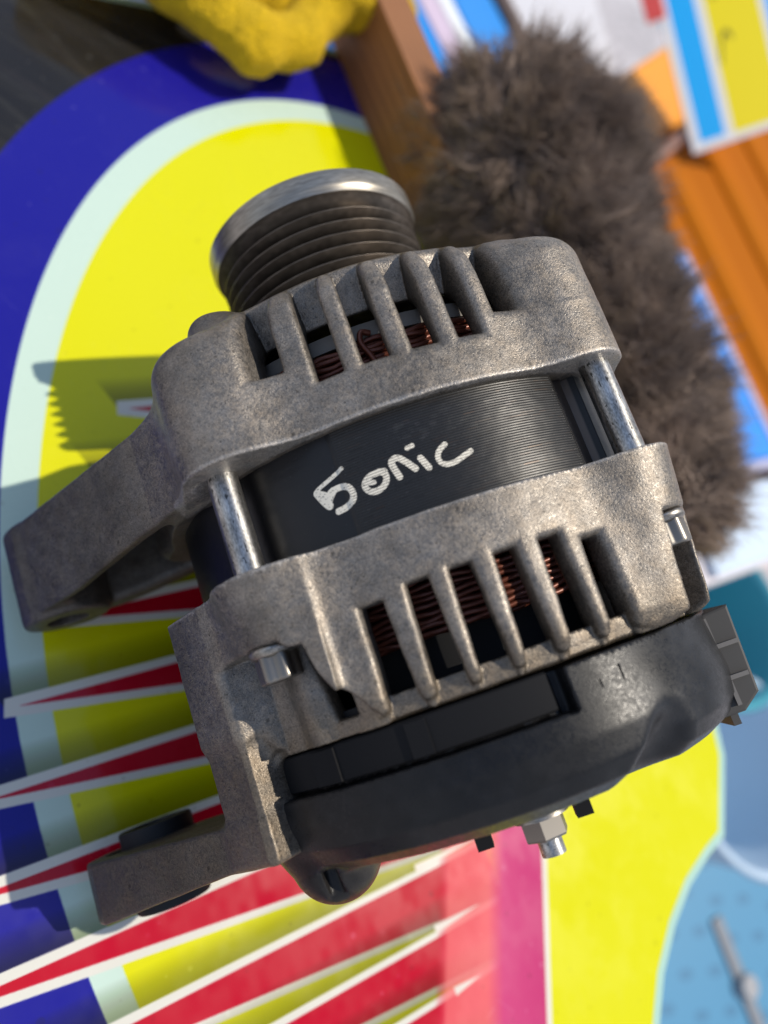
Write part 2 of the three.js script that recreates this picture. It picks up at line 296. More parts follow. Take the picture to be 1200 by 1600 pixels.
// ---- front housing
{
  const prof = [[0, 21], [58.4, 21], [58.2, 44], [57.4, 48.6], [55.2, 52.2], [51.5, 54.4], [34, 57.5], [27, 60], [0, 60]];
  const cav = [[-1, 15], [53.6, 15], [52.6, 34], [51.4, 41], [47, 46], [20, 49], [-1, 49]];
  const slots = [-16.2, -5.2, 4.2, 14, 23.6, 33.4].map((d, i) => [d, i === 0 || i === 5 ? 35.2 : 30.8]);
  for (let d = 72; d <= 296; d += 10) if (abs(d - 140) > 16 && abs(d - 228) > 20 && d < 250) slots.push([d, 31]);
  const S = slots.map(([d, y]) => [sin(rad(d)), cos(rad(d)), y]);
  const LL = polar(56.5, -30), LR = polar(55.4, 50), L3 = polar(56.5, 140);
  const armP = [[-38, 50], [-52, 37.5], [-97, 10.2], [-103, 3], [-101, -7], [-93, -10.5], [-60, -16], [-40, -22], [-20, 10]];
  const armIn = [[-40, 40], [-54, 30.5], [-86, 12.5], [-84, 1], [-82, -5], [-58, -10], [-38, -14], [-20, 10]];
  const f = (x, y, z) => {
    const rho = hypot(x, z);
    let d = sdPoly(rho, y, prof);
    const lug = (c, r, y1) => cylY(x, y, z, c[0], c[1], r, 21, y1, 5.5);
    d = smin(d, min(lug(LL, 12.2, 48.5), cylY(x, y, z, LL[0], LL[1], 12.1, 21, 34, 0.5)), 9);
    d = smin(d, min(lug(LR, 10.6, 50.5), cylY(x, y, z, LR[0], LR[1], 10.7, 21, 34, 0.5)), 9);
    d = smin(d, lug(L3, 11, 49), 8); d = smin(d, cylY(x, y, z, -56, 3, 7.5, 21, 56, 3), 5);
    d = smin(d, cylY(x, y, z, -25.5, 45, 5.8, 40, 56.5, 2.2), 3);
    d = max(d, 21 - y);
    if (x < -10) {
      const yt = 42.5 + 0.02 * (x + 60), yb = 17.8 + sstep(-85, -50, x) * 3.2;
      let a = ext(sdPoly(x, z, armP) + 1.2, y, yb + 1.2, yt - 1.2) - 1.2;
      a = smax(a, -ext(sdPoly(x, z, armIn), y, 0, 37), 2.5);
      a = smin(a, cylY(x, y, z, -93, 0, 10.6, 16.2, 42, 1.2), 2);
      d = smin(d, a, 4);
      d = max(d, -cylY(x, y, z, -93, 0, 5.2, 10, 60));
    }
    d = max(d, -sdPoly(rho, y, cav));
    d = max(d, -cylY(x, y, z, 0, 0, 9, 0, 80));
    for (const [sn, cs, y0] of S) {
      const t = x * cs - z * sn, rr = x * sn + z * cs; if (rr < 20 || abs(t) > 14) continue;
      const hw = 2.65;
      // open slot through the wall, and above it a pocket that runs over the shoulder
      const thr = ext(max(abs(t) - hw + 1.9, y0 + 1.9 - y) , 0, -1, 1) - 1.9;
      const s1 = max(thr, max(y - 44.5, 40 - rr));
      const s2 = max(thr, max(49.6 + (y - 44) * 0.44 - rr, 37 - y));
      d = smax(d, -min(s1, s2), 2.0);
    }
    return d + 0.12 * noise(x * 0.2, y * 0.2, z * 0.2);
  };
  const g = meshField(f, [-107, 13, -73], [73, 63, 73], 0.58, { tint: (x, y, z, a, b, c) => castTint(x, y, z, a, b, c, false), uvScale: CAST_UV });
  mesh('front_housing', g, castMat, alt);
}
// ---- rear housing
{
  const prof = [[0, 0], [58.5, 0], [58.2, -29], [57.2, -31.2], [56, -31.6], [55.6, -33], [0, -33]];
  const cav = [[-1, 5], [53.8, 5], [52.6, -8], [52.2, -28.6], [-1, -28.6]];
  const slots = [[-12, -12.6], [-2.8, -11.3], [5.4, -11.2], [13.9, -11.2], [22.9, -11.2], [31.6, -13.4]];
  for (let d = 76; d <= 290; d += 9) if (abs(d - 140) > 16 && d < 250) slots.push([d, -12]);
  const S = slots.map(([d, y]) => [sin(rad(d)), cos(rad(d)), y]);
  const LL = polar(56.5, -30.5), LR = polar(56.0, 49.5), L3 = polar(56.5, 140);
  const BL = polar(60.5, -32), BR = polar(60.5, 52);
  const legP = [[-44.6, 43.4], [-46, 43], [-55.4, 34], [-58, 24], [-52, 20], [-40, 26], [-37.4, 35]];
  const footP = [[-44.6, 43.4], [-46, 43], [-55.4, 34], [-98, 8.6], [-101.5, 4], [-101, -5], [-94, -8.8], [-66, -4], [-56, 14], [-47, 26], [-42, 37.5]];
  const f = (x, y, z) => {
    const rho = hypot(x, z);
    let d = sdPoly(rho, y, prof);
    // left lug with its conical buttress, right lug that narrows to the rear
    const tl = clamp(-y / 33, 0, 1);
    d = smin(d, ext(hypot(x - LL[0] * (1 - 0.02 * tl) - 2.5 * tl, z - LL[1] * (1 - 0.08 * tl)) - 12.5 + 5 * tl, y, -32, 0), 8);
    d = smin(d, ext(hypot(x - LR[0] * (1 - 0.07 * tl), z - LR[1] * (1 - 0.07 * tl)) - 11.4 + 1 * tl, y, -31.5, 0), 7);
    d = smin(d, cylY(x, y, z, L3[0], L3[1], 11, -31, 0, 3), 7);
    if (x < -15 && z > 10) d = smin(d, ext(sdPoly(x, z, [[-55.4, 34], [-46.2, 43.2], [-37, 52.5], [-22, 58], [-20, 30], [-50, 22]]) + 1, y, -26, -0.2) - 1, 2.5);
    // bolt pocket of the left lug
    {
      const t = (x - BL[0]) * cos(rad(-32)) - (z - BL[1]) * sin(rad(-32)), rr = x * sin(rad(-32)) + z * cos(rad(-32));
      const pk = max(max((t - 4.6 - (-13 - y) * 0.56) * 0.87, (-t - 9.0 - (rr - 55.3) * 1.1) * 0.67), max(y + 13.2, 55.3 - rr));
      d = smax(d, -pk, 1.2);
      d = smin(d, capsule(x, y, z, [BL[0] * 0.875, -13, BL[1] * 0.875], [BL[0] * 0.875, -33, BL[1] * 0.875], 4.4, 4.0), 1.5);
      const t2 = t - 5.9 - (-14 - y) * 0.1; // dark opening beside the bolt
      d = smax(d, -max(max(abs(t2) - 2.5, 40 - rr), max(y + 15, -29.8 - y)), 1);
    }
    // bolt pocket of the right lug
    {
      const A = rad(50.2), t = x * cos(A) - z * sin(A), rr = x * sin(A) + z * cos(A);
      d = smax(d, -max(max(abs(t) - 5.4, y + 12.9), 55.0 - rr), 1.0);
    }
    d = max(d, -33.1 - y);
    // mounting leg and foot
    if (x < -20) {
      let l = ext(sdPoly(x, z, legP) + 0.8, y, -50, -0.8) - 0.8;
      const yl = -50 - 7 * clamp((-44 - x) / 56, 0, 1);
      const ft = ext(sdPoly(x, z, footP) + 1, y, yl + 1, -43.6) - 1;
      l = smin(l, ft, 2.5);
      d = smin(d, l, 3.5);
      d = max(d, -cylY(x, y, z, -92, 0, 5.6, -80, -20));
    }
    d = max(d, -sdPoly(rho, y, cav));
    for (const [sn, cs, y1] of S) {
      const t = x * cs - z * sn, rr = x * sn + z * cs; if (rr < 20 || abs(t) > 14) continue;
      const hw = 2.05 + 0.042 * (-11 - y);
      const base = ext(max(abs(t) - hw + 1.9, y - y1 + 1.9), 0, -1, 1) - 1.9;
      const s1 = max(base, max(-28.6 - y, 30 - rr)), s2 = max(base, 55.4 - rr);
      d = smax(d, -min(s1, s2), 1.8);
    }
    d = max(d, y); // machined joint face
    return d + 0.12 * noise(x * 0.2 + 40, y * 0.2, z * 0.2);
  };
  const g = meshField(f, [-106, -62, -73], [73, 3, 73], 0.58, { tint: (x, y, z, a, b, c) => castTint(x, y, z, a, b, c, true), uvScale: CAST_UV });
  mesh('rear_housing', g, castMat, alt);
}
// ---- stator band with the painted word
{
  const n = 560, rows = 132, a0 = -180, a1 = 180, y0 = -0.5, y1 = 22, pos = [], uv = [], idx = [];
  const wash = (deg) => sstep(-9.7, -9.3, deg) * (1 - sstep(41.2, 41.8, deg));
  for (let j = 0; j <= rows; j++) for (let i = 0; i <= n; i++) {
    const deg = a0 + (a1 - a0) * i / n, y = y0 + (y1 - y0) * j / rows;
    const ridge = (0.5 - 0.5 * cos(y / 0.52 * 2 * PI)) * 0.1 * (deg > -9.5 && deg < 41.5 ? 1 : 0.12);
    let R = 55.5 - ridge - 0.28 * (1 - sstep(-9.8, -9.4, deg)) - 2.6 * sstep(41.3, 42.0, deg) * (1 - sstep(49, 49.4, deg)) + 0.03 * noise(deg * 0.4, y * 0.5, 3);
    R += 0.25 * exp(-(((deg + 9.6) / 0.35) ** 2));
    pos.push(R * sin(rad(deg)) * 0.001, y * 0.001, R * cos(rad(deg)) * 0.001); uv.push((deg + 60) / 120, (y - y0) / (y1 - y0));
  }
  for (let j = 0; j < rows; j++) for (let i = 0; i < n; i++) { const a = j * (n + 1) + i, b = a + 1, c = a + n + 1, d = c + 1; idx.push(a, b, d, a, d, c); }
  const g = new THREE.BufferGeometry(); g.setAttribute('position', new THREE.Float32BufferAttribute(pos, 3)); g.setAttribute('uv', new THREE.Float32BufferAttribute(uv, 2)); g.setIndex(idx); g.computeVertexNormals();
  const strokes = [
    [[[-9.4, 13.6], [-12, 12.7], [-14.5, 12], [-15.6, 11.6]], 0.75], [[[-15.8, 11], [-15, 9.1], [-14.2, 7.9]], 1.5], [[[-12.5, 10.3], [-14.2, 8.6]], 1.3], [[[-15.2, 10.6], [-13.4, 9.4]], 1.2],
    [[[-13.1, 10.2], [-11.2, 10.6], [-9.2, 9.9], [-8.7, 8.3], [-9.2, 7], [-11, 6.3], [-12.8, 6.2]], 1.15],
    [[[-1.7, 10.1], [-4.1, 10.5], [-6, 9.5], [-6.3, 8.3], [-5.2, 7], [-3.2, 7.1], [-1.8, 8.2], [-1.6, 9.7], [-2.7, 10.4]], 1.1], [[[-5.9, 9.3], [-4.3, 8.8]], 0.9],
    [[[0.7, 8.1], [0.2, 10], [0, 11.4], [1.4, 11.9], [2.6, 10.7], [4.1, 8.6]], 1.15], [[[5.7, 10.2], [6.6, 8]], 1.15], [[[3.9, 12.8], [5, 13]], 0.85],
    [[[11.1, 11.3], [9.6, 10.7], [8.7, 9], [9.5, 7.5], [11.8, 7.4], [13.5, 8], [15.6, 8.7]], 0.95]];
  const draw = (paint) => (c, w, h) => {
    const X = (d) => (d + 60) / 120 * w, Y = (y) => h - (y - y0) / (y1 - y0) * h, mm = w / 116;
    c.fillStyle = paint ? '#c0c0c0' : '#343434'; c.fillRect(0, 0, w, h);
    if (!paint) {
      const gr = c.createLinearGradient(X(-60), 0, X(-8), 0); c.fillStyle = '#0d0e12'; c.fillRect(0, 0, X(-9.5), h);
      c.fillStyle = '#6a6058'; c.fillRect(X(43.5), 0, X(49.2) - X(43.5), h); c.fillStyle = '#241f1c'; c.fillRect(X(41.3), 0, X(43.5) - X(41.3), h);
      for (let i = 0; i < 1400; i++) { c.fillStyle = `rgba(${rnd() > 0.3 ? '150,150,148' : '5,5,5'},${rnd() * 0.25})`; const d = -9 + rnd() * 50; c.fillRect(X(d), Y(rnd() * 21), rnd() * rnd() * 26 + 1, 1.2); }
      for (let i = 0; i < 500; i++) { c.fillStyle = `rgba(170,165,160,${rnd() * 0.3})`; c.beginPath(); c.arc(X(-58 + rnd() * 105), Y(rnd() * 21), 0.6 + rnd() * 1.6, 0, 7); c.fill(); }
      for (let i = 0; i < 260; i++) { c.fillStyle = `rgba(${rnd() > 0.5 ? '95,60,38' : '12,12,12'},${0.1 + rnd() * 0.25})`; c.fillRect(X(-9 + rnd() * 50), Y(rnd() * 21), 4 + rnd() * 60, 1 + rnd() * 2.2); }
      for (let i = 0; i < 60; i++) { c.fillStyle = `rgba(150,145,138,${rnd() * 0.12})`; c.beginPath(); c.ellipse(X(2 + rnd() * 26), Y(13 + rnd() * 5), 4 + rnd() * 16, 3 + rnd() * 7, 0, 0, 7); c.fill(); }
    }
    c.lineCap = c.lineJoin = 'round';
    for (const [pts, wd] of strokes) {
      c.strokeStyle = paint ? '#000000' : '#efe8d6'; c.lineWidth = wd * mm * 1.12; c.beginPath();
      c.moveTo(X(pts[0][0]), Y(pts[0][1]));
      for (let i = 1; i < pts.length - 1; i++) c.quadraticCurveTo(X(pts[i][0]), Y(pts[i][1]), X((pts[i][0] + pts[i + 1][0]) / 2), Y((pts[i][1] + pts[i + 1][1]) / 2));
      c.lineTo(X(pts.at(-1)[0]), Y(pts.at(-1)[1])); c.stroke();
    }
    if (!paint) { // the paint breaks over the valleys between laminations, and is rubbed thin in places
      c.fillStyle = 'rgba(30,27,23,0.5)'; for (let y = -0.52; y < 22; y += 0.52) c.fillRect(X(-9.4), Y(y + 0.07), X(41) - X(-9.4), 0.14 * mm);
      for (let i = 0; i < 900; i++) { c.fillStyle = `rgba(28,27,26,${0.2 + rnd() * 0.6})`; c.fillRect(X(-17 + rnd() * 33), Y(6 + rnd() * 8), 1 + rnd() * 7, 1 + rnd() * 1.5); }
    }
  };
  const map = canvasTexture(2048, 400, draw(false));
  const mm = canvasTexture(2048, 400, (c, w, h) => {
    draw(true)(c, w, h);
    c.fillStyle = '#000'; c.fillRect(0, 0, (-9.5 + 60) / 120 * w, h);
  });
  mm.colorSpace = THREE.NoColorSpace;
  mesh('stator_band', g, new THREE.MeshStandardMaterial({ map, roughness: 0.37, metalnessMap: mm, metalness: 0.8 }), alt);
}
// ---- through bolts (rod, flange head, splined head)
for (const [deg, R] of [[-32, 60.5], [50.2, 60.5], [140, 60.5]]) {
  const [x, z] = polar(R, deg);
  const b = new THREE.Mesh(new THREE.CylinderGeometry(0.0031, 0.0031, 0.05, 28).translate(0, 0.01, 0), zincMat);
  b.name = 'through_bolt'; b.castShadow = b.receiveShadow = true; b.position.set(x * 0.001, 0, z * 0.001); alt.add(b);
  const pts = []; const N = 12; const s = new THREE.Shape();
  for (let i = 0; i <= N * 8; i++) { const a = i / (N * 8) * 2 * PI, r = 0.0034 + 0.0003 * cos(6 * a); i ? s.lineTo(r * cos(a), r * sin(a)) : s.moveTo(r * cos(a), r * sin(a)); }
  const hd = new THREE.ExtrudeGeometry(s, { depth: 0.0046, bevelEnabled: true, bevelSize: 0.0005, bevelThickness: 0.0006, bevelSegments: 3 }); hd.rotateX(PI / 2); hd.translate(0, -0.0145, 0);
  const fl = new THREE.LatheGeometry([[0, -0.0152], [0.0038, -0.0152], [0.0047, -0.0145], [0.0048, -0.0136], [0.0045, -0.0129], [0, -0.0129]].map((p) => new THREE.Vector2(...p)), 36);
  mesh('bolt_head', merge([hd, fl]), boltMat, b);
}
// ---- pulley
{
  const P = [[0, 93.2], [8, 93.2], [9, 91], [20, 91], [22.5, 94.2], [28.4, 94.9], [29, 94.3], [29, 90.6], [28.6, 90.1], [28.3, 88.6]];
  const rimG = new THREE.LatheGeometry(P.map(([r, y]) => new THREE.Vector2(r * 0.001, y * 0.001)).reverse(), 120);
  const pl = mesh('pulley', rimG, rimMat, alt);
  const Q = [[28.3, 88.6], [27.2, 88.2]];
  for (let i = 0; i < 6; i++) { const y = 87.6 - i * 3.42; Q.push([24.6, y - 1.35], [24.5, y - 1.7], [27.15, y - 3.0], [27.5, y - 3.2], [27.5, y - 3.45]); }
  Q.push([27, 66.2], [26, 65.4], [16, 64.6], [10, 62], [10, 56]);
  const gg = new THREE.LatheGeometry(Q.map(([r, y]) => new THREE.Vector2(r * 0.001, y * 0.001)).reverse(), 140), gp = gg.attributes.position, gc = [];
  for (let i = 0; i < gp.count; i++) { const r = hypot(gp.getX(i), gp.getZ(i)) * 1000, k = 0.16 + 0.84 * sstep(25, 27.4, r) + 0.06 * noise(gp.getX(i) * 300, gp.getY(i) * 300, gp.getZ(i) * 300); gc.push(k, k * 0.96, k * 0.92); } // tint gets darker towards the groove bottoms
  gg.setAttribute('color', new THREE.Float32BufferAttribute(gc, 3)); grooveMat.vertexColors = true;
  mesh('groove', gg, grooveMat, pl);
}
// ---- inside: copper coils, rotor, fans, bearing ring
function coil(y0, y1, R, seedShift) {
  const gs = [];
  for (let l = 0; l < 4; l++) for (let k = 0; k < 11; k++) {
    const pts = [], ph = rnd() * 10;
    for (let i = 0; i < 150; i++) {
      const a = i / 150 * 2 * PI, rr = R - l * 1.3 + 0.8 * noise(cos(a) * 4 + ph, sin(a) * 4, seedShift + l), y = y0 + (y1 - y0) * (k + 0.5) / 11 + 0.9 * noise(cos(a) * 8, sin(a) * 8 + ph, seedShift) + 0.2 * noise(cos(a) * 26, sin(a) * 26, ph);
      pts.push(new THREE.Vector3(rr * sin(a) * 0.001, y * 0.001, rr * cos(a) * 0.001));
    }
    gs.push(new THREE.TubeGeometry(new THREE.CatmullRomCurve3(pts, true), 240, 0.00062, 5, true));
  }
  return gs;
}
{
  const fc = coil(25, 38.5, 50.3, 1);
  const loop = [[3.2, 26.5, 51], [4.8, 30, 51.8], [3.9, 34, 52], [2.6, 37.6, 52], [3.6, 39.6, 51.6], [5.4, 39.2, 51]].map(([d, y, R]) => new THREE.Vector3(R * sin(rad(d)) * 0.001, y * 0.001, R * cos(rad(d)) * 0.001));
  fc.push(new THREE.TubeGeometry(new THREE.CatmullRomCurve3(loop), 40, 0.00065, 7));
  const m = mesh('copper_winding', merge(fc), copperMat, alt); m.userData.kind = 'stuff';
  const m2 = mesh('copper_winding', merge(coil(-21, -7, 47.6, 5)), copperMat, alt); m2.userData.kind = 'stuff';
  mesh('rotor', new THREE.CylinderGeometry(0.039, 0.039, 0.074, 64).translate(0, 0.003, 0), darkMat, alt);
  mesh('rear_plate', new THREE.CylinderGeometry(0.0532, 0.0532, 0.002, 64).translate(0, -0.0296, 0), darkMat, alt);
  mesh('bearing_ring', new THREE.LatheGeometry([[50.2, 38.9], [50.3, 42], [47, 43], [44, 40], [50.2, 38.9]].map(([r, y]) => new THREE.Vector2(r * 0.001, y * 0.001)).reverse(), 96), innerMat, alt);
}
// ---- pivot bushing in the foot
{
  const g = new THREE.LatheGeometry([[5.4, -58.4], [8.6, -58.4], [9, -58], [9, -39.4], [8.6, -39], [5.4, -39], [5.2, -58.4]].map(([r, y]) => new THREE.Vector2(r * 0.001, y * 0.001)), 48);
  const m = mesh('bushing', g.translate(-0.086, 0, -0.004), new THREE.MeshStandardMaterial({ color: col(0.03, 0.03, 0.032), roughness: 0.6, metalness: 0.5 }), alt);
}
// ---- rear cover, moulded black plastic
{
  const prof = [[0, -33.6], [56.2, -33.6], [57, -46], [56.3, -51], [54, -54.4], [50, -56.6], [42, -57.4], [0, -57.4]];
  const lobe = polar(48, -55), hub = polar(34, -20);
  const f = (x, y, z) => {
    const rho = hypot(x, z), deg = atan2(x, z) * 180 / PI;
    let d = sdPoly(rho, y, prof);
    d = smin(d, capsule(x, y, z, [lobe[0], -44, lobe[1]], [lobe[0] * 0.96, -55, lobe[1] * 0.96], 12.5, 9.5), 3);
    d = smax(d, -sdBox(x - lobe[0] * 0.98 - 0.5, y + 63, z - lobe[1] - 9, 1.4, 7, 4), 1);
    // flank of the lower right shoulder scooped away, leaving a crease
    const [sx, sz] = polar(61, 35); d = smax(d, -capsule(x, y, z, [sx, -50, sz], [sx * 0.72, -62.5, sz * 0.8 + 4], 5.5, 9), 2);
    // wall cut back on the left, where the inner ring shows
    if (deg < 60 && deg > -110) d = smax(d, -max(max(53.6 - rho, -41.2 - y), (deg - 16.2) * 0.98), 0.5);
    const [nx, nzz] = polar(58, 15.6); d = max(d, -sdBox((x - nx) * cos(0.27) - (z - nzz) * sin(0.27), y + 37, (x - nx) * sin(0.27) + (z - nzz) * cos(0.27), 1.1, 4.4, 5));
    return d + 0.08 * noise(x * 0.12, y * 0.12, z * 0.12);
  };
  const tint = (x, y, z) => {
    const q = fbm(x * 0.09, y * 0.09, z * 0.09, 3), deg = atan2(x, z) * 180 / PI;
    const k = 0.013 + 0.006 * q, br = sstep(-30, -44, deg) * 0.022 * clamp(q * 2 + 0.7, 0, 1), du = sstep(10, 30, deg) * 0.02 * clamp(q * 1.6 + 0.7, 0, 1);
    return [k + br + du, k + br * 0.8 + du * 1.03, k * 1.08 + br * 0.62 + du * 1.1].map((v) => v * 2.4);
  };
  const cover = mesh('rear_cover', meshField(f, [-62, -68, -62], [62, -31, 62], 0.8, { tint, uvScale: CAST_UV }), plasticMat, alt);
  // inner ring seen in the gap
  const R0 = 52, s = [[53, -33.4], [55.2, -33.4], [55.4, -34], [55.4, -40], [55.1, -40.4], [53, -40.4], [53, -33.4]].map(([r, y]) => new THREE.Vector2(r * 0.001, y * 0.001)).reverse();
  const black = new THREE.MeshPhysicalMaterial({ color: col(0.009, 0.009, 0.01), roughness: 0.7, specularIntensity: 0.4 });
  mesh('inner_ring', new THREE.LatheGeometry(s, 60, rad(-52), rad(65.5)), black, alt);
  mesh('moulded_mark', merge([[27.5, -38, 0.3, 3.0], [22.6, -38.6, 0.25, 1.6]].map(([d, y, w, h]) => { const g = box(w * 0.001, h * 0.001, 0.0004, 0, y * 0.001, 0.05645); g.rotateY(rad(d)); return g; })), black, cover);
  for (const [d, w] of [[-33, 0.006], [-12, 0.004]]) { const g = box(w, 0.0062, 0.0006, 0, -0.0371, 0.0555); g.rotateY(rad(d)); mesh('clip', g, black, alt); }
  // plug socket on the right side
  const sk = new THREE.Group(); sk.name = 'plug_socket';
  const greyPl = new THREE.MeshStandardMaterial({ color: col(0.055, 0.052, 0.048), roughness: 0.65 }), ribPl = new THREE.MeshStandardMaterial({ color: col(0.16, 0.15, 0.14), roughness: 0.7 });
  const shell = new THREE.ExtrudeGeometry(new THREE.Shape([new THREE.Vector2(0.044, -0.0356), new THREE.Vector2(0.0562, -0.0346), new THREE.Vector2(0.0552, -0.0522), new THREE.Vector2(0.0515, -0.0548), new THREE.Vector2(0.044, -0.0548)]), { depth: 0.024, bevelEnabled: true, bevelSize: 0.0006, bevelThickness: 0.0006, bevelSegments: 2 });
  shell.translate(0, 0, -0.001);
  const sh = mesh('socket_shell', shell, greyPl, alt);
  mesh('socket_rib', merge([box(0.0009, 0.0185, 0.0008, 0.0508, -0.0446, 0.0239), box(0.0084, 0.0009, 0.0009, 0.0514, -0.0415, 0.024), box(0.0084, 0.0009, 0.0009, 0.0508, -0.0482, 0.024)]), ribPl, sh);
  mesh('socket_lip', box(0.0016, 0.0035, 0.022, 0.0492, -0.0558, 0.012), greyPl, sh);
  // terminal stud with nut and washer, small tabs
  const at = (x, z) => [x * 0.001, z * 0.001];
  const stud = mesh('terminal_stud', new THREE.CylinderGeometry(0.0024, 0.0024, 0.012, 20).translate(0.0042, -0.0602, 0.036), zincMat, alt);
  const hex = new THREE.Shape(); for (let i = 0; i < 6; i++) { const a = i / 6 * 2 * PI; i ? hex.lineTo(0.0041 * cos(a), 0.0041 * sin(a)) : hex.moveTo(0.0041, 0); }
  const nut = new THREE.ExtrudeGeometry(hex, { depth: 0.0034, bevelEnabled: true, bevelSize: 0.0003, bevelThickness: 0.0004, bevelSegments: 2 }); nut.rotateX(PI / 2); nut.rotateY(0.35); nut.translate(0.0042, -0.0592, 0.036);
  mesh('nut', nut, boltMat, stud);
  mesh('washer', new THREE.CylinderGeometry(0.0056, 0.0056, 0.0014, 30).translate(0.0042, -0.0583, 0.036), boltMat, stud);
  mesh('terminal_base', box(0.016, 0.0028, 0.01, -0.001, -0.0566, 0.037), new THREE.MeshStandardMaterial({ color: col(0.06, 0.045, 0.035), roughness: 0.6 }), alt);
  for (const [x, z] of [[-7.6, 36], [12.2, 36]]) mesh('tab', box(0.0032, 0.0062, 0.004, x * 0.001, -0.0582, z * 0.001), black, alt);
}

// ================================================================= wool brush
{
  const b = thing('wool_brush', 'long brown matted wool brush with wooden back lying beside the alternator', 'brush', [0, 0, 0]);
  const wt = noiseTexture(512, (u, v) => { const k = 0.5 + 0.35 * (tileWood(u, v) - 0.5); return [k * 1.12, k * 0.74, k * 0.45]; }, true);
  function tileWood(u, v) { return 0.6 * n3(u * 0.5, v * 6) + 0.4 * n2(u * 0.3, v * 5); }
  const wd = new THREE.BoxGeometry(0.145, 0.036, 0.017, 4, 1, 1); wd.rotateY(0.02); wd.translate(0.2255, 0.018, 0.104);
  mesh('wooden_back', wd, new THREE.MeshStandardMaterial({ map: wt, roughness: 0.65 }), b);
  // core body of the wool
  const A = [0.010, 0.026, 0.134], B = [0.178, 0.03, 0.150];
  const R = (t) => 0.028 + 0.010 * t + 0.004 * sin(t * 9);
  const pt = (t, a, k = 1) => {
    const bow = 0.003 * sin(t * PI), r = R(t) * k * (1 + 0.12 * noise(t * 6, cos(a) * 1.5, sin(a) * 1.5));
    const e = t < 0 ? 0 : 1; return [A[0] + (B[0] - A[0]) * t, max(0.003, A[1] + r * sin(a) * 0.95), A[2] + (B[2] - A[2]) * t + bow + r * cos(a) * 1.12 + 0.012 * t * 0];
  };
  const cap = new THREE.CapsuleGeometry(1, 5.2, 12, 32); // unit capsule shaped into the core
  { const p = cap.attributes.position; for (let i = 0; i < p.count; i++) { const y = p.getY(i), t = clamp((y + 2.6) / 5.2, 0, 1), over = y - clamp(y, -2.6, 2.6), r = R(t); p.setXYZ(i, A[0] + (B[0] - A[0]) * t + over * r * 0.8, max(0.002, A[1] + p.getX(i) * r * 0.85), A[2] + (B[2] - A[2]) * t + 0.003 * sin(t * PI) + p.getZ(i) * r); } cap.computeVertexNormals(); }
  mesh('wool_core', cap, new THREE.MeshStandardMaterial({ color: col(0.07, 0.053, 0.042), roughness: 1 }), b);
  // tufts: curved tapering locks
  const lock = new THREE.ConeGeometry(0.5, 1, 4, 7, true); lock.translate(0, 0.5, 0);
  { const p = lock.attributes.position; for (let i = 0; i < p.count; i++) { const y = p.getY(i); p.setX(i, p.getX(i) + 2.2 * y * y + 0.9 * sin(y * 8)); p.setZ(i, p.getZ(i) + 0.8 * sin(y * 6)); } lock.computeVertexNormals(); }
  const NL = 96000, im = new THREE.InstancedMesh(lock, new THREE.MeshStandardMaterial({ color: 0xffffff, roughness: 0.95, side: THREE.DoubleSide }), NL);
  im.name = 'wool'; im.userData.kind = 'stuff'; im.castShadow = im.receiveShadow = true;
  const M = new THREE.Matrix4(), q = new THREE.Quaternion(), up = new THREE.Vector3(0, 1, 0), dir = new THREE.Vector3(), q2 = new THREE.Quaternion();
  const PER = 32, root = new THREE.Vector3(), tipP = new THREE.Vector3(), base = new THREE.Vector3();
  for (let c = 0; c < NL / PER; c++) {
    const t = -0.06 + rnd() * 1.12, a = -0.7 + rnd() * (PI + 1.4), tt = clamp(t, 0, 1), end = t < 0 ? t / 0.06 : t > 1 ? (t - 1) / 0.06 : 0;
    const shrink = sqrt(max(0, 1 - end * end * 0.96)), p = pt(tt, a, (0.84 + 0.12 * rnd()) * shrink);
    base.set(p[0] + end * R(tt) * 0.7, p[1], p[2]);
    const fx = noise(tt * 6, a * 1.2, 2.2) * 1.6, fa = noise(tt * 6, a * 1.2, 7.7) * 1.6;
    dir.set(end * 1.1 + fx + (rnd() - 0.5) * 1.2, sin(a) * 0.6 - cos(a) * fa * 0.6 + (rnd() - 0.5) * 0.9, cos(a) + sin(a) * fa * 0.8 + 0.35 + (rnd() - 0.5) * 0.9).normalize();
    const L = 0.011 + 0.013 * rnd(), spread = 0.004 + 0.004 * rnd(), k0 = 0.225 + 0.06 * (rnd() - 0.5) + 0.1 * noise(tt * 11, a * 2.6, 4), tw = rnd() * 6.28;
    tipP.copy(base).addScaledVector(dir, L);
    for (let e = 0; e < PER; e++) {
      const i = c * PER + e;
      root.set(base.x + (rnd() - 0.5) * 2 * spread, base.y + (rnd() - 0.5) * 2 * spread, base.z + (rnd() - 0.5) * 2 * spread);
      dir.set(tipP.x - root.x + (rnd() - 0.5) * 0.008, tipP.y - root.y + (rnd() - 0.5) * 0.008, tipP.z - root.z + (rnd() - 0.5) * 0.008);
      const len = dir.length() * (0.75 + 0.4 * rnd()); dir.normalize();
      q.setFromUnitVectors(up, dir); q2.setFromAxisAngle(up, tw + (rnd() - 0.5) * 1.2); q.multiply(q2);
      const w = 0.00045 + 0.0006 * rnd(); M.compose(root, q, new THREE.Vector3(w, len, w)); im.setMatrixAt(i, M);
      const k = k0 * (0.72 + 0.5 * rnd()); im.setColorAt(i, col(k * 1.17, k * 0.87, k * 0.68));
    }
  }
  b.add(im);
}

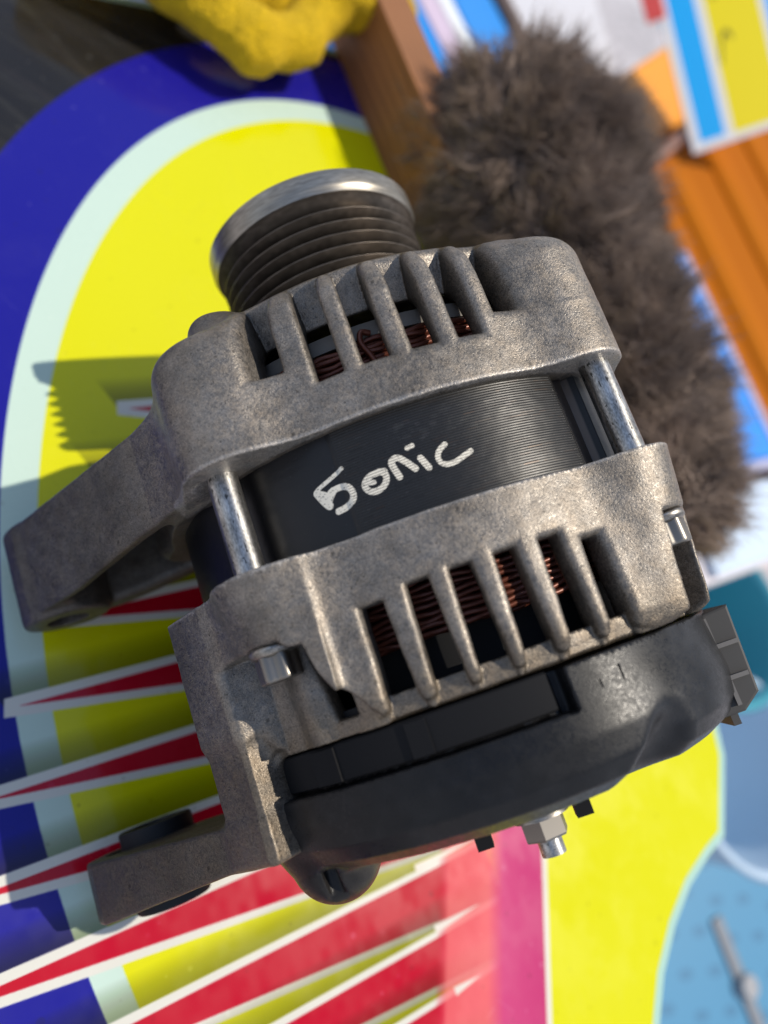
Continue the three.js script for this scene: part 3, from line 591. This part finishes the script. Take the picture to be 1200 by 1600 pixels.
// ================================================================= yellow cloth
{
  const cl = thing('yellow_cloth', 'rumpled yellow cleaning cloth lying at the top of the printed board', 'cloth');
  const f = (x, y, z) => { // mm, world X, Y, Z
    x += 3 * noise(x * 0.05, y * 0.05, z * 0.05) - 7; z += 3 * noise(x * 0.05 + 7, y * 0.05, z * 0.05 + 2);
    let d = capsule(x, y, z, [262, 24, -22], [238, 22, 14], 13, 12);
    d = smin(d, capsule(x, y, z, [238, 22, 14], [217, 19, 40], 12, 10), 6);
    d = smin(d, capsule(x, y, z, [217, 19, 40], [222, 17, 60], 10, 9), 6);
    d = smin(d, capsule(x, y, z, [222, 17, 60], [243, 22, 80], 9, 11), 7);
    d = smin(d, capsule(x, y, z, [246, 26, 84], [242, 24, 112], 13, 11), 5);
    d = smin(d, capsule(x, y, z, [246, 26, 88], [272, 34, 116], 14, 14), 7);
    d = smin(d, capsule(x, y, z, [255, 14, 60], [268, 14, 10], 17, 20), 4);
    d = smin(d, capsule(x, y, z, [284, 26, -10], [290, 30, 100], 20, 20), 10);
    return d + 0.9 * noise(x * 0.12, y * 0.12, z * 0.12) + 0.35 * noise(x * 0.5, y * 0.5, z * 0.5);
  };
  const g = meshField(f, [190, 0.6, -60], [325, 62, 145], 1.1, { uvScale: 25 });
  const terry = noiseTexture(512, (u, v) => 0.5 * n1(u * 1, v) + 0.5 * n2(u, v)), tc = noiseTexture(256, (u, v) => { const k = 0.86 + 0.25 * (n1(u, v) - 0.5); return [k, k * 0.82, k * 0.08]; }, true);
  mesh('cloth_fold', g, new THREE.MeshPhysicalMaterial({ map: tc, roughness: 0.95, bumpMap: terry, bumpScale: 0.0012, sheen: 0.6, sheenRoughness: 0.6, sheenColor: col(0.8, 0.65, 0.1) }), cl);
}

// ================================================================= things beyond the board, out of focus
const plain = (r, g, b, rough = 0.5) => new THREE.MeshStandardMaterial({ color: col(r, g, b), roughness: rough });
const GY = -0.36;
{
  const o = thing('orange_bin', 'orange ribbed plastic bin lying on its side behind the brush', 'bin');
  const body = slab([[0.03, 0.562], [0.36, 0.562], [0.62, 1.06], [0.03, 1.06]], GY, -0.16, 0.006);
  mesh('bin_body', body, new THREE.MeshPhysicalMaterial({ color: col(0.42, 0.115, 0.0), roughness: 0.75, specularIntensity: 0.25 }), o);
  const rib = new THREE.MeshPhysicalMaterial({ color: col(0.46, 0.13, 0.0), roughness: 0.75, specularIntensity: 0.25 });
  for (let i = 0; i < 5; i++) { const z = 0.612 + i * 0.09, L = 0.33 + (z - 0.562) * 0.52; mesh('rib', new THREE.CapsuleGeometry(0.02, L - 0.07, 6, 16).rotateZ(PI / 2).scale(1, 0.35, 1).translate(0.03 + L / 2, -0.16, z), rib, o); }
  const curve = new THREE.CatmullRomCurve3([[0.362, -0.157, 0.56], [0.4, -0.155, 0.632], [0.462, -0.153, 0.75], [0.51, -0.152, 0.845], [0.565, -0.152, 0.9], [0.66, -0.155, 0.95]].map((p) => new THREE.Vector3(...p)));
  mesh('bin_rim', new THREE.TubeGeometry(curve, 60, 0.007, 10), plain(0.28, 0.14, 0.1, 0.4), o);
  mesh('bin_mouth', slab([[0.372, 0.53], [0.43, 0.50], [0.52, 0.66], [0.66, 0.92], [0.58, 0.905], [0.512, 0.84]], -0.34, -0.165, 0.005), new THREE.MeshPhysicalMaterial({ color: col(0.88, 0.36, 0.04), roughness: 0.4, specularIntensity: 0.6 }), o);
}
{
  const t = thing('price_card', 'white bordered card with blue and yellow panels on the orange bin', 'card');
  const tx = canvasTexture(512, 256, (g, w, h) => {
    g.fillStyle = '#f3f1ee'; g.fillRect(0, 0, w, h);
    g.fillStyle = '#00b4ff'; g.fillRect(40, 0, 120, 244); g.fillStyle = '#ffe800'; g.fillRect(200, 0, 235, 246); g.fillStyle = '#00b4ff'; g.fillRect(465, 0, 60, 246);
    g.fillStyle = '#e8413c'; g.fillRect(0, 0, 60, 22);
    g.strokeStyle = 'rgba(90,85,10,0.7)'; g.lineWidth = 9; g.beginPath(); g.moveTo(215, 150); g.quadraticCurveTo(250, 90, 290, 120); g.moveTo(240, 60); g.lineTo(310, 40); g.stroke();
  });
  mesh('card_face', box(0.11, 0.004, 0.18), new THREE.MeshStandardMaterial({ map: tx, roughness: 0.5 }), t);
  const u = new THREE.Vector3(0.016, 0.056, 0.057).normalize(), v = new THREE.Vector3(0.144, 0.046, -0.024); v.normalize(); u.addScaledVector(v, -v.dot(u)).normalize();
  t.quaternion.setFromRotationMatrix(new THREE.Matrix4().makeBasis(u, new THREE.Vector3().crossVectors(v.clone().negate(), u), v.clone().negate()));
  t.position.set(0.378, -0.146, 0.641).addScaledVector(u, 0.052).addScaledVector(v, 0.09);
  mesh('red_corner', box(0.018, 0.004, 0.03, -0.06, 0.003, -0.06), plain(0.75, 0.08, 0.07), t);
}
{
  const t = thing('blue_crate', 'bright blue plastic crate between brown brush and orange bin', 'crate');
  mesh('crate_body', slab([[0.05, 0.40], [0.26, 0.40], [0.26, 0.541], [0.05, 0.541]], GY, -0.148, 0.003), plain(0.0, 0.26, 0.85, 0.5), t);
  mesh('crate_rim', merge([box(0.21, 0.008, 0.008, 0.155, -0.152, 0.5455), box(0.008, 0.008, 0.15, 0.0455, -0.152, 0.47)]), plain(0.45, 0.45, 0.62, 0.4), t);
}
{
  const t = thing('white_box', 'white box beyond the lower end of the brush', 'box');
  mesh('box_body', slab([[-0.035, 0.3], [0.04, 0.3], [0.04, 0.62], [-0.035, 0.62]], GY, -0.18, 0.004), plain(0.78, 0.72, 0.73, 0.6), t);
  mesh('box_lid', slab([[-0.03, 0.43], [0.036, 0.43], [0.036, 0.6], [-0.03, 0.6]], -0.179, -0.172, 0.002), plain(0.6, 0.72, 0.86, 0.5), t);
}
{
  const t = thing('teal_tub', 'teal plastic tub behind the plug socket', 'tub');
  const pts = [[0, 0], [0.06, 0], [0.075, 0.15], [0.079, 0.156], [0.074, 0.16], [0.07, 0.15], [0.056, 0.012], [0, 0.012]].map((p) => new THREE.Vector2(...p));
  mesh('tub_body', new THREE.LatheGeometry(pts, 40), plain(0.08, 0.4, 0.5, 0.4), t); t.position.set(-0.062, GY, 0.455);
  const u = thing('pale_blue_basin', 'pale blue plastic basin beside the teal tub', 'basin', [-0.185, GY, 0.43]);
  mesh('basin_body', new THREE.LatheGeometry([[0, 0], [0.05, 0], [0.075, 0.14], [0.08, 0.144], [0.074, 0.148], [0.07, 0.14], [0.046, 0.01], [0, 0.01]].map((p) => new THREE.Vector2(...p)), 40), plain(0.5, 0.64, 0.78, 0.45), u);
  const w = thing('wooden_post', 'short brown wooden post standing behind the blue seat', 'post', [-0.19, GY, 0.56]);
  mesh('post_shaft', box(0.05, 0.2, 0.06, 0, 0.1, 0), plain(0.22, 0.1, 0.05, 0.7), w);
}
{
  const t = thing('plastic_chair', 'blue patterned plastic chair below the curved edge of the printed board', 'chair');
  const tx = canvasTexture(512, 512, (g, w, h) => { g.fillStyle = '#4a8bb0'; g.fillRect(0, 0, w, h); for (let i = 0; i < 8; i++) for (let j = 0; j < 8; j++) { g.fillStyle = 'rgba(40,80,115,0.3)'; g.beginPath(); g.ellipse(i * 64 + 32 + (j % 2) * 24, j * 64 + 32, 9, 17, 0.3, 0, 7); g.fill(); } });
  tx.wrapS = tx.wrapT = THREE.RepeatWrapping; tx.repeat.set(4, 4);
  mesh('pan', slab([[-0.236, 0.46], [-0.25, 0.56], [-0.36, 0.66], [-0.56, 0.5], [-0.5, 0.2], [-0.36, 0.24], [-0.27, 0.36]], -0.315, -0.3, 0.004), new THREE.MeshStandardMaterial({ map: tx, roughness: 0.4 }), t);
  mesh('bolt', new THREE.CylinderGeometry(0.009, 0.011, 0.01, 12).translate(-0.35, -0.296, 0.413), plain(0.35, 0.35, 0.36, 0.4), t);
  mesh('bracket', box(0.1, 0.004, 0.012, -0.345, -0.299, 0.412), plain(0.2, 0.22, 0.25, 0.5), t);
}
{
  const defs = [['narrow_blue_board', 'narrow blue board just right of the yellow cloth', 'board', 0.318, 0.352, [0.0, 0.26, 0.75]], ['lilac_board', 'pale lilac board between the narrow and wide blue boards', 'board', 0.354, 0.378, [0.62, 0.5, 0.62]],
    ['white_strip', 'bright white strip beside the pale lilac board', 'strip', 0.38, 0.396, [0.85, 0.88, 0.88]], ['wide_blue_board', 'wide blue board above the top of the brush', 'board', 0.398, 0.452, [0.03, 0.27, 0.74]], ['brown_rail', 'thin brown rail along the wide blue board', 'rail', 0.454, 0.47, [0.12, 0.075, 0.055]]];
  for (const [n, l, c, z0, z1, k] of defs) { const t = thing(n, l, c); const m = mesh(n.split('_').at(-1) + '_body', slab([[0.4, z0], [0.75, z0 - 0.03], [0.75, z1 - 0.03], [0.4, z1]], GY, -0.15 - (n === 'brown_rail' ? -0.006 : 0), 0.002), plain(...k, 0.45), t); }
  const s = thing('pale_board', 'pale grey board standing behind the top of the brush', 'board');
  mesh('board_panel', slab([[0.36, 0.475], [0.75, 0.445], [0.78, 0.72], [0.55, 0.66], [0.42, 0.56]], GY, -0.19, 0.003), plain(0.62, 0.62, 0.66, 0.6), s);
}
renderer.render(scene, camera);
